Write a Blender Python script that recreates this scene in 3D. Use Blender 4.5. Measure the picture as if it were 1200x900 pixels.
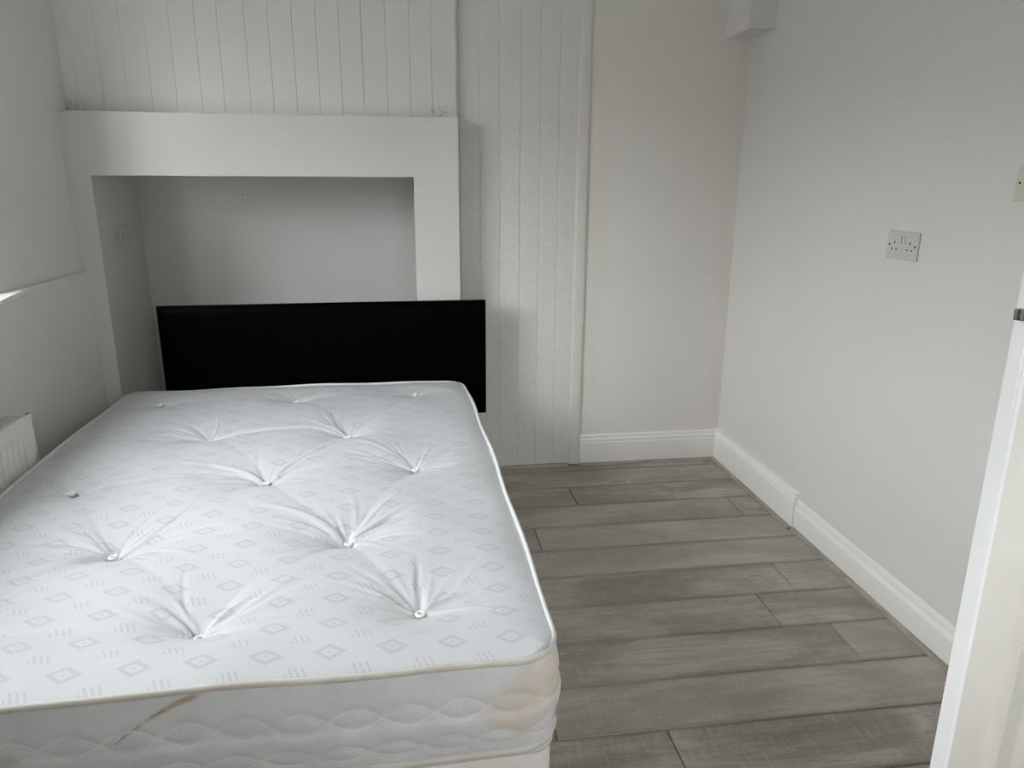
import bpy, bmesh, math, random
import numpy as np
from mathutils import Matrix, Vector

random.seed(7)
scene = bpy.context.scene
for o in list(bpy.data.objects):
    bpy.data.objects.remove(o)
C = scene.collection

# ------------------------------------------------------------------ camera
CAM_H = 1.35
F_PX = 865.24
RM = [[0.9902732, -0.1390339, 0.0053362],
      [-0.0320591, -0.2653264, -0.9636255],
      [0.1353925, 0.9540815, -0.2672029]]
cam_d = bpy.data.cameras.new('camera')
cam_d.sensor_width = 36.0
cam_d.lens = F_PX / 1200 * 36.0
cam_d.clip_start = 0.02
cam = bpy.data.objects.new('camera', cam_d)
C.objects.link(cam)
m = Matrix.Identity(4)
for i in range(3):
    m[i][0], m[i][1], m[i][2] = RM[0][i], -RM[1][i], -RM[2][i]
m[2][3] = CAM_H
cam.matrix_world = m
scene.camera = cam

# ------------------------------------------------------------------ view, sky and daylight portals
scene.view_settings.view_transform = 'Standard'
scene.view_settings.look = 'None'
scene.view_settings.gamma = 1.0
scene.view_settings.use_curve_mapping = False
scene.view_settings.exposure = 0.28
SKY = 24.0
scene.cycles.use_denoising = True
scene.cycles.max_bounces = 14
scene.cycles.diffuse_bounces = 9
scene.cycles.glossy_bounces = 4
scene.cycles.sample_clamp_indirect = 8.0

world = bpy.data.worlds.new('overcast_sky')
scene.world = world
world.use_nodes = True
wn = world.node_tree
wn.nodes.clear()
w_out = wn.nodes.new('ShaderNodeOutputWorld')
w_bg = wn.nodes.new('ShaderNodeBackground')
w_tc = wn.nodes.new('ShaderNodeTexCoord')
w_sep = wn.nodes.new('ShaderNodeSeparateXYZ')
w_rmp = wn.nodes.new('ShaderNodeValToRGB')
w_map = wn.nodes.new('ShaderNodeMapRange')
w_map.inputs[1].default_value = -1.0
w_map.inputs[2].default_value = 1.0
wn.links.new(w_tc.outputs['Generated'], w_sep.inputs[0])
wn.links.new(w_sep.outputs[2], w_map.inputs[0])
wn.links.new(w_map.outputs[0], w_rmp.inputs[0])
e = w_rmp.color_ramp.elements
e[0].position, e[0].color = 0.50, (0.10, 0.10, 0.09, 1)
e[1].position, e[1].color = 0.545, (0.18, 0.18, 0.175, 1)   # roofs opposite
e3 = e.new(0.60)
e3.color = (0.86, 0.88, 0.90, 1)
e2 = e.new(1.0)
e2.color = (0.98, 0.99, 1.0, 1)
wn.links.new(w_rmp.outputs[0], w_bg.inputs[0])
w_bg.inputs[1].default_value = SKY
wn.links.new(w_bg.outputs[0], w_out.inputs[0])


def portal(name, loc, rot, sx, sy):
    """a daylight portal: emits nothing itself, guides the sky light through the window opening"""
    d = bpy.data.lights.new(name, 'AREA')
    d.shape = 'RECTANGLE'
    d.size, d.size_y = sx, sy
    d.cycles.is_portal = True
    o = bpy.data.objects.new(name, d)
    o.location = loc
    o.rotation_euler = rot
    C.objects.link(o)
    return o


# window in the left wall and window in the wall behind the camera
W1 = dict(y0=1.08, y1=2.25, z0=0.985, z1=2.22)
W2 = dict(x0=0.45, x1=0.97, z0=1.00, z1=2.05)
portal('window_daylight', (-1.63, (W1['y0'] + W1['y1']) / 2, (W1['z0'] + W1['z1']) / 2),
       (0, math.radians(-90), 0), W1['z1'] - W1['z0'], W1['y1'] - W1['y0'])
portal('window_daylight', ((W2['x0'] + W2['x1']) / 2, -0.68, (W2['z0'] + W2['z1']) / 2),
       (math.radians(90), 0, 0), W2['x1'] - W2['x0'], W2['z1'] - W2['z0'])


# ------------------------------------------------------------------ node expression helper
class X:
    def __init__(s, nt, sock):
        s.nt, s.s = nt, sock

    def _m(s, op, a, b=None, c=None):
        n = s.nt.nodes.new('ShaderNodeMath')
        n.operation = op
        for i, v in enumerate((a, b, c)):
            if v is None:
                continue
            if isinstance(v, X):
                s.nt.links.new(v.s, n.inputs[i])
            else:
                n.inputs[i].default_value = v
        return X(s.nt, n.outputs[0])

    def __add__(s, o): return s._m('ADD', s, o)
    __radd__ = __add__
    def __sub__(s, o): return s._m('SUBTRACT', s, o)
    def __rsub__(s, o): return s._m('SUBTRACT', o, s)
    def __mul__(s, o): return s._m('MULTIPLY', s, o)
    __rmul__ = __mul__
    def __truediv__(s, o): return s._m('DIVIDE', s, o)
    def abs(s): return s._m('ABSOLUTE', s)
    def floor(s): return s._m('FLOOR', s)
    def frac(s): return s._m('FRACT', s)
    def sin(s): return s._m('SINE', s)
    def lt(s, o): return s._m('LESS_THAN', s, o)
    def gt(s, o): return s._m('GREATER_THAN', s, o)
    def max(s, o): return s._m('MAXIMUM', s, o)
    def min(s, o): return s._m('MINIMUM', s, o)
    def pow(s, o): return s._m('POWER', s, o)

    def band(s, lo, hi, soft):
        """smooth 0..1..0 window"""
        return s.step(lo - soft, lo + soft) * s.step(hi + soft, hi - soft)

    def step(s, a, b):
        n = s.nt.nodes.new('ShaderNodeMapRange')
        n.interpolation_type = 'SMOOTHSTEP'
        flip = a > b
        n.inputs[1].default_value, n.inputs[2].default_value = (b, a) if flip else (a, b)
        n.inputs[3].default_value, n.inputs[4].default_value = (1, 0) if flip else (0, 1)
        s.nt.links.new(s.s, n.inputs[0])
        return X(s.nt, n.outputs[0])


class Mat:
    def __init__(s, name, color=(.8, .8, .8), rough=.5, spec=.5, metal=0.0):
        s.m = bpy.data.materials.new(name)
        s.m.use_nodes = True
        s.nt = s.m.node_tree
        s.b = s.nt.nodes['Principled BSDF']
        s.b.inputs['Base Color'].default_value = (*color, 1)
        s.b.inputs['Roughness'].default_value = rough
        s.b.inputs['Specular IOR Level'].default_value = spec
        s.b.inputs['Metallic'].default_value = metal

    def node(s, t): return s.nt.nodes.new(t)
    def link(s, a, b): s.nt.links.new(a.s if isinstance(a, X) else a, b)

    def obj(s, kind='Object'):
        t = s.node('ShaderNodeTexCoord')
        v = t.outputs[kind]
        sp = s.node('ShaderNodeSeparateXYZ')
        s.link(v, sp.inputs[0])
        return v, X(s.nt, sp.outputs[0]), X(s.nt, sp.outputs[1]), X(s.nt, sp.outputs[2])

    def vec(s, x, y, z):
        n = s.node('ShaderNodeCombineXYZ')
        for i, v in enumerate((x, y, z)):
            if isinstance(v, X):
                s.link(v, n.inputs[i])
            else:
                n.inputs[i].default_value = v
        return n.outputs[0]

    def noise(s, v, scale, detail=3, rough=.55, dist=0.0):
        n = s.node('ShaderNodeTexNoise')
        n.inputs['Scale'].default_value = scale
        n.inputs['Detail'].default_value = detail
        n.inputs['Roughness'].default_value = rough
        n.inputs['Distortion'].default_value = dist
        s.link(v, n.inputs['Vector'])
        return X(s.nt, n.outputs[0])

    def rnd(s):
        n = s.node('ShaderNodeObjectInfo')
        return X(s.nt, n.outputs['Random'])

    def mix(s, fac, a, b):
        n = s.node('ShaderNodeMix')
        n.data_type = 'RGBA'
        s.link(fac, n.inputs[0])
        for v, k in ((a, 6), (b, 7)):
            if isinstance(v, tuple):
                n.inputs[k].default_value = (*v, 1)
            else:
                s.link(v, n.inputs[k])
        return n.outputs[2]

    def color(s, c): s.link(c, s.b.inputs['Base Color'])
    def rough(s, r): s.link(r, s.b.inputs['Roughness'])

    def bump(s, h, strength=.3, dist=.002):
        n = s.node('ShaderNodeBump')
        n.inputs['Strength'].default_value = strength
        n.inputs['Distance'].default_value = dist
        s.link(h, n.inputs['Height'])
        s.link(n.outputs[0], s.b.inputs['Normal'])


# ------------------------------------------------------------------ materials
def paint(name, col, rough, uneven=.0, dirt=True, spec=.5, streak=.0, ledge_dirt_tone=False):
    M = Mat(name, col, rough, spec)
    v, x, y, z = M.obj()
    n1 = M.noise(v, 2.2, 4)
    n2 = M.noise(v, 260, 2)
    n3 = M.noise(v, 7, 3)
    if dirt:
        M.color(M.mix(n1.step(.35, .8) * .35, col, tuple(c * k for c, k in zip(col, (.965, .955, .92)))))
    hgt = n1 * (1.0 * uneven) + n3 * (.35 * uneven) + n2 * .05
    if streak:
        hgt = hgt + M.noise(M.vec(x * 2.0, y * 2.2, z * .5), 1.3, 1, .4) * streak
    M.bump(hgt, .5, .012)
    if ledge_dirt_tone:
        # grime at both ends above the mantel ledge, whole foot of the boards darker
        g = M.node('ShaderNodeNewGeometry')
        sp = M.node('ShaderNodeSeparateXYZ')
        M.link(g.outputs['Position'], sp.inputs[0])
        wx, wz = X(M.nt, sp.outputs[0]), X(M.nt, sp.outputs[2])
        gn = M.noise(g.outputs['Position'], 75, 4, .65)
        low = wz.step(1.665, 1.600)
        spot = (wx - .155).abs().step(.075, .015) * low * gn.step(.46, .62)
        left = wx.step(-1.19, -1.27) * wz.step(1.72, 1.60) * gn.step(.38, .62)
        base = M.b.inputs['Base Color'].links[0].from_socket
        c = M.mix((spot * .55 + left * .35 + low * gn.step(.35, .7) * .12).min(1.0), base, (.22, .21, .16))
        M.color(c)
    return M.m


M_WALL = paint('wall_paint', (.725, .712, .695), .55, .8)
M_SATIN = paint('satin_wall_paint', (.60, .597, .58), .22, .08)
M_BOARD = paint('board_paint', (.71, .70, .68), .42, .3, ledge_dirt_tone=True)
M_RWALL = paint('right_wall_paint', (.735, .722, .705), .5, .8, streak=1.6)
M_GLOSS = paint('gloss_woodwork_paint', (.87, .86, .84), .30, .15)
M_CEIL = paint('ceiling_paint', (.76, .755, .74), .8, .3)


def make_back_wall():
    """plain wall beside the boards, with yellowed damp staining near the trim and in the corner"""
    col = (.77, .75, .715)
    M = Mat('stained_wall_paint', col, .55)
    v, x, y, z = M.obj()
    n1 = M.noise(v, 2.0, 4)
    n2 = M.noise(v, 260, 2)
    ns = M.noise(M.vec(x * 9, y, z * 1.6), 1.0, 4)
    edge = x.step(.96, .82) * ns.step(.42, .68) * z.step(.15, .4)
    corner = x.step(1.40, 1.49) * ns.step(.40, .66) * z.band(.25, 1.3, .2)
    c = M.mix(n1.step(.35, .8) * .3, col, (.745, .72, .67))
    c = M.mix((edge + corner).min(1.0) * .30, c, (.66, .63, .48))
    M.color(c)
    M.bump(n1 * .8 + n2 * .05, .5, .012)
    return M.m


M_BACKWALL = make_back_wall()


def make_floor_mat():
    M = Mat('grey_laminate', (.3, .28, .26), .42, .4)
    v, x, y, z = M.obj()
    r = M.rnd()
    off = r * 91.0
    vs = M.vec(x * 1.6 + off, y * 17.0, off)
    grain = M.noise(vs, 2.2, 8, .62, 1.2)
    fine = M.noise(M.vec(x * 5.0 + off, y * 150.0, off), 3.0, 4, .6)
    broad = M.noise(M.vec(x * 2.2 + off, y * 5.0, off), 1.0, 4, .6, .8)
    saw = M.noise(M.vec(x * 95.0, y * 7.0 + off, off), 2.0, 3, .6)
    knot = M.noise(M.vec(x * 3.0 + off, y * 14.0, off), 1.3, 2, .5, 2.5)
    fig = M.noise(M.vec(x * 2.6 + off, y * 9.0, off), 1.6, 3, .5, 3.0)
    rings = ((fig * 46.0).sin() * .5 + .5)
    c = M.mix(broad.step(.28, .74), (.265, .241, .214), (.505, .468, .420))
    c = M.mix(grain.step(.58, .36) * .38, c, (.175, .155, .132))
    c = M.mix(rings.step(.62, .95) * broad.step(.65, .40) * .30, c, (.18, .162, .138))
    c = M.mix(fine.step(.48, .70) * .26, c, (.17, .150, .128))
    c = M.mix(saw.step(.50, .72) * .20, c, (.66, .62, .56))
    c = M.mix(knot.step(.71, .77) * .45, c, (.70, .65, .575))
    c = M.mix(r * .35, c, (.52, .475, .415))
    edge = y.abs().step(.078, .0945)
    c = M.mix(edge * .38, c, (.16, .142, .12))
    M.color(c)
    M.rough(grain * .2 + .36)
    M.bump(grain * .5 + fine * .4 + saw * .25, .35, .0012)
    return M.m


M_FLOOR = make_floor_mat()
M_SUBFLOOR = Mat('dark_underlay', (.05, .045, .04), .9).m  # dark underlay, seen through the plank joints


def make_bead_mat():
    M = Mat('grey_wood_beading', (.27, .245, .215), .5)
    v, x, y, z = M.obj()
    n = M.noise(M.vec(x * 6, y * 6, z * 60), 2.0, 5)
    M.color(M.mix(n.step(.3, .7), (.30, .265, .22), (.45, .405, .35)))
    return M.m


M_BEAD = make_bead_mat()

STAIN_BROWN = (.30, .20, .08)


def make_top_fabric():
    """white damask: concentric diamonds on a lattice, slanted stitches between them"""
    base = (.585, .602, .632)
    M = Mat('mattress_damask', base, .52, .35)
    v, x, y, z = M.obj()
    DX, DY = .1125, .088
    wob = M.noise(v, 5, 2)
    xx = x + (wob - .5) * .012
    yy = y + (wob - .5) * .010
    fx = ((xx / DX + 40.2).frac() - .5) * DX
    fy = ((yy / DY + 40.0).frac() - .5) * DY
    d = fx.abs() / .031 + (fy + fx * .10).abs() / .021
    ring = d.band(.58, 1.02, .10)
    lines = ((d * 32.0).sin() * .5 + .5) * .45 + .55
    dot = d.step(.22, .10)
    gx = ((xx / DX + 40.7).frac() - .5) * DX
    gy = ((yy / DY + 40.5).frac() - .5) * DY
    st = ((gx + gy * .45) * (2 * math.pi / .0115)).sin().step(.0, .5)
    patch = gx.abs().step(.021, .017) * gy.abs().step(.0125, .0105) * (1.0 - gy.abs().band(.0015, .0035, .0008) * .7)
    pat = (ring * lines * .75 + dot * .6 + st * patch * .62).min(1.0)
    wv = M.noise(M.vec(x * 520, y * 520, z * 520), 1.0, 2)
    weave = ((x * 2300.0).sin() * (y * 2300.0).sin())
    blotch = M.noise(v, 1.7, 3)
    c = M.mix(blotch.step(.42, .75) * .25, base, (.595, .60, .605))
    c = M.mix(pat * .62, c, (.36, .36, .375))
    c = M.mix(wv.step(.5, .72) * .12, c, (.45, .45, .46))
    M.color(c)
    M.rough(.56 - pat * .16)
    M.bump(wv * .5 + pat * .5, .25, .0008)
    M.b.inputs['Sheen Weight'].default_value = .15
    return M.m


def make_border_fabric():
    """quilted border: stitched wave lines (UV: metres round the edge, height), stains of its own"""
    base = (.66, .68, .70)
    M = Mat('mattress_border', base, .5, .35)
    v, x, y, z = M.obj()
    _, u, t, _ = M.obj('UV')
    amp, per = .105, .19

    def wave(c, ph, sg):
        return (t - ((u * (2 * math.pi / per) + ph).sin() * (amp * sg) + c)).abs().step(.020, .008)
    ln = wave(.58, 0.0, 1).max(wave(.58, 0.0, -1)).max(wave(.22, .8, .8)).max(wave(.22, .8, -.8))
    gap = M.noise(M.vec(u * 9, t * 3, 0.0), 1.0, 2).step(.35, .6)
    wv = M.noise(M.vec(x * 300, y * 300, z * 300), 1.0, 2)
    dn = M.noise(v, 9, 5, .6)
    DX = .085
    fx = (((u / DX) + .25).frac() - .5) * 2.0
    fy = ((t * 2.4).frac() - .5) * 2.0
    dd = fx.abs() + fy.abs()
    dam = ((dd * 26.0).sin() * .5 + .5) * dd.step(.95, .8)
    c = M.mix(dn.step(.35, .75) * .35, base, (.55, .56, .55))
    c = M.mix(dam * .22, c, (.44, .46, .50))
    c = M.mix(wv.step(.5, .7) * .12, c, (.6, .6, .6))
    c = M.mix(ln * gap * .5, c, (.82, .82, .83))
    # broad tea coloured stain at the foot corner, toward the open floor side
    foot = y.step(-.70, -.86)
    sx = (x - .625 + (dn - .5) * .22)
    sz = (z - .425 + (dn - .5) * .16)
    blob = (sx * sx * 150.0 + sz * sz * 150.0).step(1.25, -.25)
    c = M.mix(blob * foot * .55, c, (.62, .49, .34))
    # diagonal rusty scuff
    ax, az, bx_, bz = -.098, .424, .040, .497
    L = math.hypot(bx_ - ax, bz - az)
    ux, uz = (bx_ - ax) / L, (bz - az) / L
    along = (x - ax) * ux + (z - az) * uz
    perp = (x - ax) * (-uz) + (z - az) * ux + (dn - .5) * .010 + (along - L * .5) * (along - L * .5) * 1.3 - .004
    ok = along.band(.0, L, .012)
    wide = perp.abs().step(.0085, .001) * ok * along.step(.03, .13) * foot
    core = perp.abs().step(.0036, .0005) * ok * foot * M.noise(v, 45, 3).step(.36, .62)
    c = M.mix(wide * .72, c, (.36, .25, .08))
    c = M.mix(core * along.band(.0, .10, .02) * .8, c, (.09, .05, .015))
    qx, qz = x + .285, z - .402
    sp = (qx * qx * 420.0 + qz * qz * 900.0 + (dn - .5) * 1.2).step(1.0, .15)
    c = M.mix(sp * foot * .35, c, (.26, .20, .07))
    M.color(c)
    M.bump(wv * .6 + dam * .3, .25, .0008)
    return M.m


M_TOPFAB = make_top_fabric()
M_BORDER = make_border_fabric()


def make_tape():
    M = Mat('mattress_tape', (.70, .70, .68), .6, .3)
    v, x, y, z = M.obj()
    n = M.noise(v, 8, 4)
    n2 = M.noise(M.vec(x * 300, y * 300, z * 300), 1.0, 2)
    foot = y.step(-.86, -.93)
    c = M.mix(foot * (n.step(.36, .64) * .35 + .55), (.72, .72, .71), (.55, .52, .45))
    M.color(c)
    M.bump(n2, .3, .0008)
    return M.m


M_TAPE = make_tape()
M_TUFT = Mat('felt_tuft', (.85, .84, .80), .8, .2).m


def make_base_fabric():
    M = Mat('divan_fabric', (.78, .75, .73), .55, .3)
    v, x, y, z = M.obj()
    n = M.noise(v, 6, 4)
    w = M.noise(M.vec(x * 300, y * 300, z * 300), 1.0, 2)
    M.color(M.mix(n.step(.35, .7) * .5, (.80, .775, .76), (.70, .655, .63)))
    M.bump(w, .3, .001)
    return M.m


M_BASE = make_base_fabric()


def make_leather():
    M = Mat('black_faux_leather', (.0008, .0008, .001), .42, .02)
    v, x, y, z = M.obj()
    vo = M.node('ShaderNodeTexVoronoi')
    vo.inputs['Scale'].default_value = 420
    M.link(v, vo.inputs['Vector'])
    n = M.noise(v, 5, 3)
    M.rough(n * .2 + .33)
    M.bump(X(M.nt, vo.outputs[0]) * .3 + n * .9, .25, .003)
    return M.m


M_LEATHER = make_leather()
M_LEATHER_EDGE = Mat('black_leather_seam', (.003, .003, .003), .5, .3).m


def make_pine():
    M = Mat('pine_strut', (.5, .36, .2), .6)
    v, x, y, z = M.obj()
    n = M.noise(M.vec(x * 40, y * 40, z * 3), 1.5, 4)
    M.color(M.mix(n, (.42, .29, .15), (.60, .45, .27)))
    return M.m


M_PINE = make_pine()
M_BLACKPL = Mat('black_plastic', (.02, .02, .02), .4).m


def plain(name, col, rough, spec=.5, metal=0.0, amt=.04):
    M = Mat(name, col, rough, spec, metal)
    v, *_ = M.obj()
    n = M.noise(v, 14, 3)
    M.color(M.mix(n.step(.35, .7), col, tuple(c * (1 - amt) for c in col)))
    return M.m


M_RAD = plain('radiator_enamel', (.80, .80, .78), .32)
M_RADIN = plain('radiator_inside', (.10, .10, .095), .6)
M_PLATE = plain('grey_white_plastic', (.62, .62, .60), .38)
M_PLATE2 = plain('yellowed_plastic', (.66, .63, .53), .4)
M_PLATE3 = plain('dusty_plastic', (.52, .48, .455), .4)
M_HOLE = plain('pin_hole', (.012, .012, .012), .8)
M_METAL = plain('dark_latch_steel', (.16, .16, .16), .38, .5, .9)
M_SCREW = plain('screw_steel', (.30, .28, .25), .4, .5, .8)
M_DOOR = plain('door_gloss_paint', (.70, .685, .645), .30)
M_EDGE = plain('door_edge_white', (.84, .845, .85), .3)  # whiter and cooler in colour than the door faces
M_SILL = plain('sill_gloss_paint', (.88, .88, .87), .25)
M_UPVC = plain('window_frame_white', (.86, .86, .86), .3)


def make_glass():
    mt = bpy.data.materials.new('window_glass')
    mt.use_nodes = True
    nt = mt.node_tree
    nt.nodes.clear()
    o = nt.nodes.new('ShaderNodeOutputMaterial')
    mx = nt.nodes.new('ShaderNodeMixShader')
    tr = nt.nodes.new('ShaderNodeBsdfTransparent')
    gl = nt.nodes.new('ShaderNodeBsdfGlossy')
    gl.inputs['Roughness'].default_value = .03
    tr.inputs[0].default_value = (.955, .965, .962, 1)
    mx.inputs[0].default_value = .05
    nt.links.new(tr.outputs[0], mx.inputs[1])
    nt.links.new(gl.outputs[0], mx.inputs[2])
    nt.links.new(mx.outputs[0], o.inputs[0])
    return mt


M_GLASS = make_glass()


# ------------------------------------------------------------------ mesh helpers
class MB:
    """collects shapes for ONE mesh object"""

    def __init__(s):
        s.v, s.f = [], []

    def add(s, vs, fs):
        k = len(s.v)
        s.v += [tuple(p) for p in vs]
        s.f += [tuple(i + k for i in f) for f in fs]
        return s

    def box(s, x0, x1, y0, y1, z0, z1):
        vs = [(x, y, z) for z in (z0, z1) for y in (y0, y1) for x in (x0, x1)]
        return s.add(vs, [(0, 2, 3, 1), (4, 5, 7, 6), (0, 1, 5, 4), (2, 6, 7, 3), (0, 4, 6, 2), (1, 3, 7, 5)])

    def prism(s, poly, z0, z1):
        n = len(poly)
        vs = [(x, y, z0) for x, y in poly] + [(x, y, z1) for x, y in poly]
        fs = [tuple(range(n))[::-1], tuple(range(n, 2 * n))]
        fs += [(i, (i + 1) % n, n + (i + 1) % n, n + i) for i in range(n)]
        return s.add(vs, fs)

    def extrude(s, prof, fn, a, b):
        """profile points -> fn(p, t) at t=a and t=b"""
        n = len(prof)
        vs = [fn(p, a) for p in prof] + [fn(p, b) for p in prof]
        fs = [tuple(range(n)), tuple(range(n, 2 * n))[::-1]]
        fs += [(i, n + i, n + (i + 1) % n, (i + 1) % n) for i in range(n)]
        return s.add(vs, fs)

    def tube(s, pts, rx, rz=None, seg=8, closed=True, nrm=None):
        """tube along points lying roughly in a horizontal plane"""
        rz = rz or rx
        n = len(pts)
        vs, fs = [], []
        for i, p in enumerate(pts):
            q = pts[(i + 1) % n] if closed or i < n - 1 else pts[i]
            r = pts[i - 1] if closed or i > 0 else pts[i]
            tx, ty = q[0] - r[0], q[1] - r[1]
            L = math.hypot(tx, ty) or 1
            nx, ny = ty / L, -tx / L
            for j in range(seg):
                a = 2 * math.pi * j / seg
                c, d = math.cos(a) * rx, math.sin(a) * rz
                vs.append((p[0] + nx * c, p[1] + ny * c, p[2] + d))
        for i in range(n if closed else n - 1):
            for j in range(seg):
                a, b = i * seg + j, i * seg + (j + 1) % seg
                c, d = ((i + 1) % n) * seg + (j + 1) % seg, ((i + 1) % n) * seg + j
                fs.append((a, b, c, d))
        return s.add(vs, fs)

    def cyl(s, c, r, h, axis=2, seg=20):
        vs = []
        for k in (0, h):
            for j in range(seg):
                a = 2 * math.pi * j / seg
                p = [r * math.cos(a), r * math.sin(a)]
                p.insert(axis, k)
                vs.append((c[0] + p[0], c[1] + p[1], c[2] + p[2]))
        fs = [tuple(range(seg))[::-1], tuple(range(seg, 2 * seg))]
        fs += [(j, (j + 1) % seg, seg + (j + 1) % seg, seg + j) for j in range(seg)]
        return s.add(vs, fs)

    def build(s, name, mat, parent=None, org=(0, 0, 0), bevel=0.0, seg=2, smooth=False, normals=True):
        me = bpy.data.meshes.new(name)
        me.from_pydata([(p[0] - org[0], p[1] - org[1], p[2] - org[2]) for p in s.v], [], s.f)
        if normals or bevel:
            bm = bmesh.new()
            bm.from_mesh(me)
            if normals:
                bmesh.ops.recalc_face_normals(bm, faces=bm.faces)
            if bevel:
                ed = [e for e in bm.edges if len(e.link_faces) == 2 and e.calc_face_angle() > .6]
                bmesh.ops.bevel(bm, geom=ed, offset=bevel, segments=seg, profile=.5, affect='EDGES', clamp_overlap=True)
            bm.to_mesh(me)
            bm.free()
        me.materials.append(mat)
        if smooth:
            for p in me.polygons:
                p.use_smooth = True
        o = bpy.data.objects.new(name, me)
        C.objects.link(o)
        if parent is not None:
            o.parent = parent
        else:
            o.location = org
        return o


def empty(name, loc=(0, 0, 0), rz=0.0):
    o = bpy.data.objects.new(name, None)
    o.empty_display_size = .1
    o.location = loc
    o.rotation_euler = (0, 0, rz)
    C.objects.link(o)
    return o


def tag(o, label=None, cat=None, group=None, kind=None):
    if label: o['label'] = label
    if cat: o['category'] = cat
    if group: o['group'] = group
    if kind: o['kind'] = kind
    return o


def struct(o, label=None):
    o['kind'] = 'structure'
    if label: o['label'] = label
    return o


# ------------------------------------------------------------------ room dimensions
XL, XLL = -1.300, -1.272          # left wall above / below the dado ledge
XR = 1.512                        # right wall
YB = 3.190                        # chimney breast front
YU = 3.280                        # boards above the mantel ledge
YP = 3.315                        # boards right of the breast
YW = 3.322                        # plain wall in the right corner
YN = 3.690                        # back of the niche
YF = -0.35                        # wall behind the camera
ZC = 2.42
DADO = .985

# ---- floor: planks on a dark underlay
floor = struct(MB().box(-1.45, XR + .04, YF - .02, YN + .05, -.030, -.0095).build('floor', M_SUBFLOOR))
ROW0, PITCH, PLANK_L = 1.509, .1919, 1.285
joints = {7: .695, 6: 1.363, 5: .470, 4: .25, 3: 1.284, 2: 1.134, 1: 1.286, 0: .333, -1: .618, -2: .27, 8: .24, 9: .15}
for k in range(-15, 12):
    y0 = ROW0 + PITCH * k
    y1 = y0 + PITCH
    if y1 < YF or y0 > YN:
        continue
    y0c, y1c = max(y0, YF), min(y1, YN)
    j = joints.get(k, random.uniform(-1.2, .1))
    xs = [j + PLANK_L * n for n in range(-4, 5)]
    for a, b in zip(xs, xs[1:]):
        a, b = max(a, -1.40), min(b, XR + .005)
        if b - a < .01:
            continue
        g = .0011
        mb = MB()
        zt, ch = 0.0, .0030
        x0, x1, yy0, yy1 = a + g, b - g, y0c + g, y1c - g
        vs = [(x0, yy0, -.009), (x1, yy0, -.009), (x1, yy1, -.009), (x0, yy1, -.009),
              (x0, yy0, -ch), (x1, yy0, -ch), (x1, yy1, -ch), (x0, yy1, -ch),
              (x0 + ch, yy0 + ch, zt), (x1 - ch, yy0 + ch, zt), (x1 - ch, yy1 - ch, zt), (x0 + ch, yy1 - ch, zt)]
        fs = [(0, 3, 2, 1), (8, 9, 10, 11)]
        for q in range(4):
            r = (q + 1) % 4
            fs += [(q, r, 4 + r, 4 + q), (4 + q, 4 + r, 8 + r, 8 + q)]
        mb.add(vs, fs)
        cx, cy = (x0 + x1) / 2, (yy0 + yy1) / 2
        pk = mb.build('plank', M_FLOOR, floor, (cx, cy, 0), normals=False)
        pk.location = (cx, cy, 0)

# ---- ceiling
struct(MB().box(-1.75, XR + .2, YF - .2, YN + .2, ZC, ZC + .1).build('ceiling', M_CEIL))

# ---- left wall with a splayed window recess and the thicker dado below
mb = MB()
TO = -1.62                        # outer face of the wall
y1i, y1o = 2.56, W1['y1']
y0i, y0o = .82, W1['y0']
mb.prism([(XL, y1i), (XL, YN + .2), (TO, YN + .2), (TO, y1o)], DADO - .02, ZC)
mb.prism([(XL, YF - .2), (XL, y0i), (TO, y0o), (TO, YF - .2)], DADO - .02, ZC)
mb.prism([(XL, y0i), (XL, y1i), (TO, y1o), (TO, y0o)], W1['z1'], ZC)
mb.box(TO, XL, YF - .2, YN + .2, -.03, DADO - .02)
mb.box(XL - .02, XLL, YF - .2, YB, -.03, DADO)
mb.box(XL - .02, XL + .001, YF - .2, YB, DADO - .03, DADO)
wall_left = struct(mb.build('wall_left', M_WALL, org=(XL, 1.2, 0)))

# ---- window in the left wall
win = struct(empty('window_1', (-1.60, 1.44, DADO)))
O = tuple(win.location)
fr = MB()
zz0, zz1, ya, yb = W1['z0'], W1['z1'], W1['y0'], W1['y1']
fx0, fx1 = -1.615, -1.565
fr.box(fx0, fx1, ya, yb, zz0, zz0 + .055).box(fx0, fx1, ya, yb, zz1 - .055, zz1)
fr.box(fx0, fx1, ya, ya + .055, zz0, zz1).box(fx0, fx1, yb - .055, yb, zz0, zz1)
fr.build('window_frame', M_UPVC, win, O, .004)
ym = (ya + yb) / 2
MB().box(fx0, fx1, ym - .03, ym + .03, zz0 + .05, zz1 - .05).build('mullion', M_UPVC, win, O, .004)
for a, b in ((ya + .055, ym - .03), (ym + .03, yb - .055)):
    sash = MB()
    sx0, sx1 = fx0 + .004, fx1 - .012
    sash.box(sx0, sx1, a, b, zz0 + .055, zz0 + .10).box(sx0, sx1, a, b, zz1 - .10, zz1 - .055)
    sash.box(sx0, sx1, a, a + .045, zz0 + .055, zz1 - .055).box(sx0, sx1, b - .045, b, zz0 + .055, zz1 - .055)
    so = sash.build('sash', M_UPVC, win, O, .003)
    MB().box(-1.594, -1.590, a + .04, b - .04, zz0 + .095, zz1 - .095).build('pane', M_GLASS, so, O)
sill = MB().prism([(TO, ya), (XL - .01, y0i), (XLL + .05, y0i), (XLL + .05, 2.42), (XLL + .003, 2.68), (XL + .0005, 2.68), (XL + .0005, y1i), (TO, y1o)],
                  DADO - .012, DADO + .002)
sill.build('window_sill', M_SILL, win, O, .004)

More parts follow.
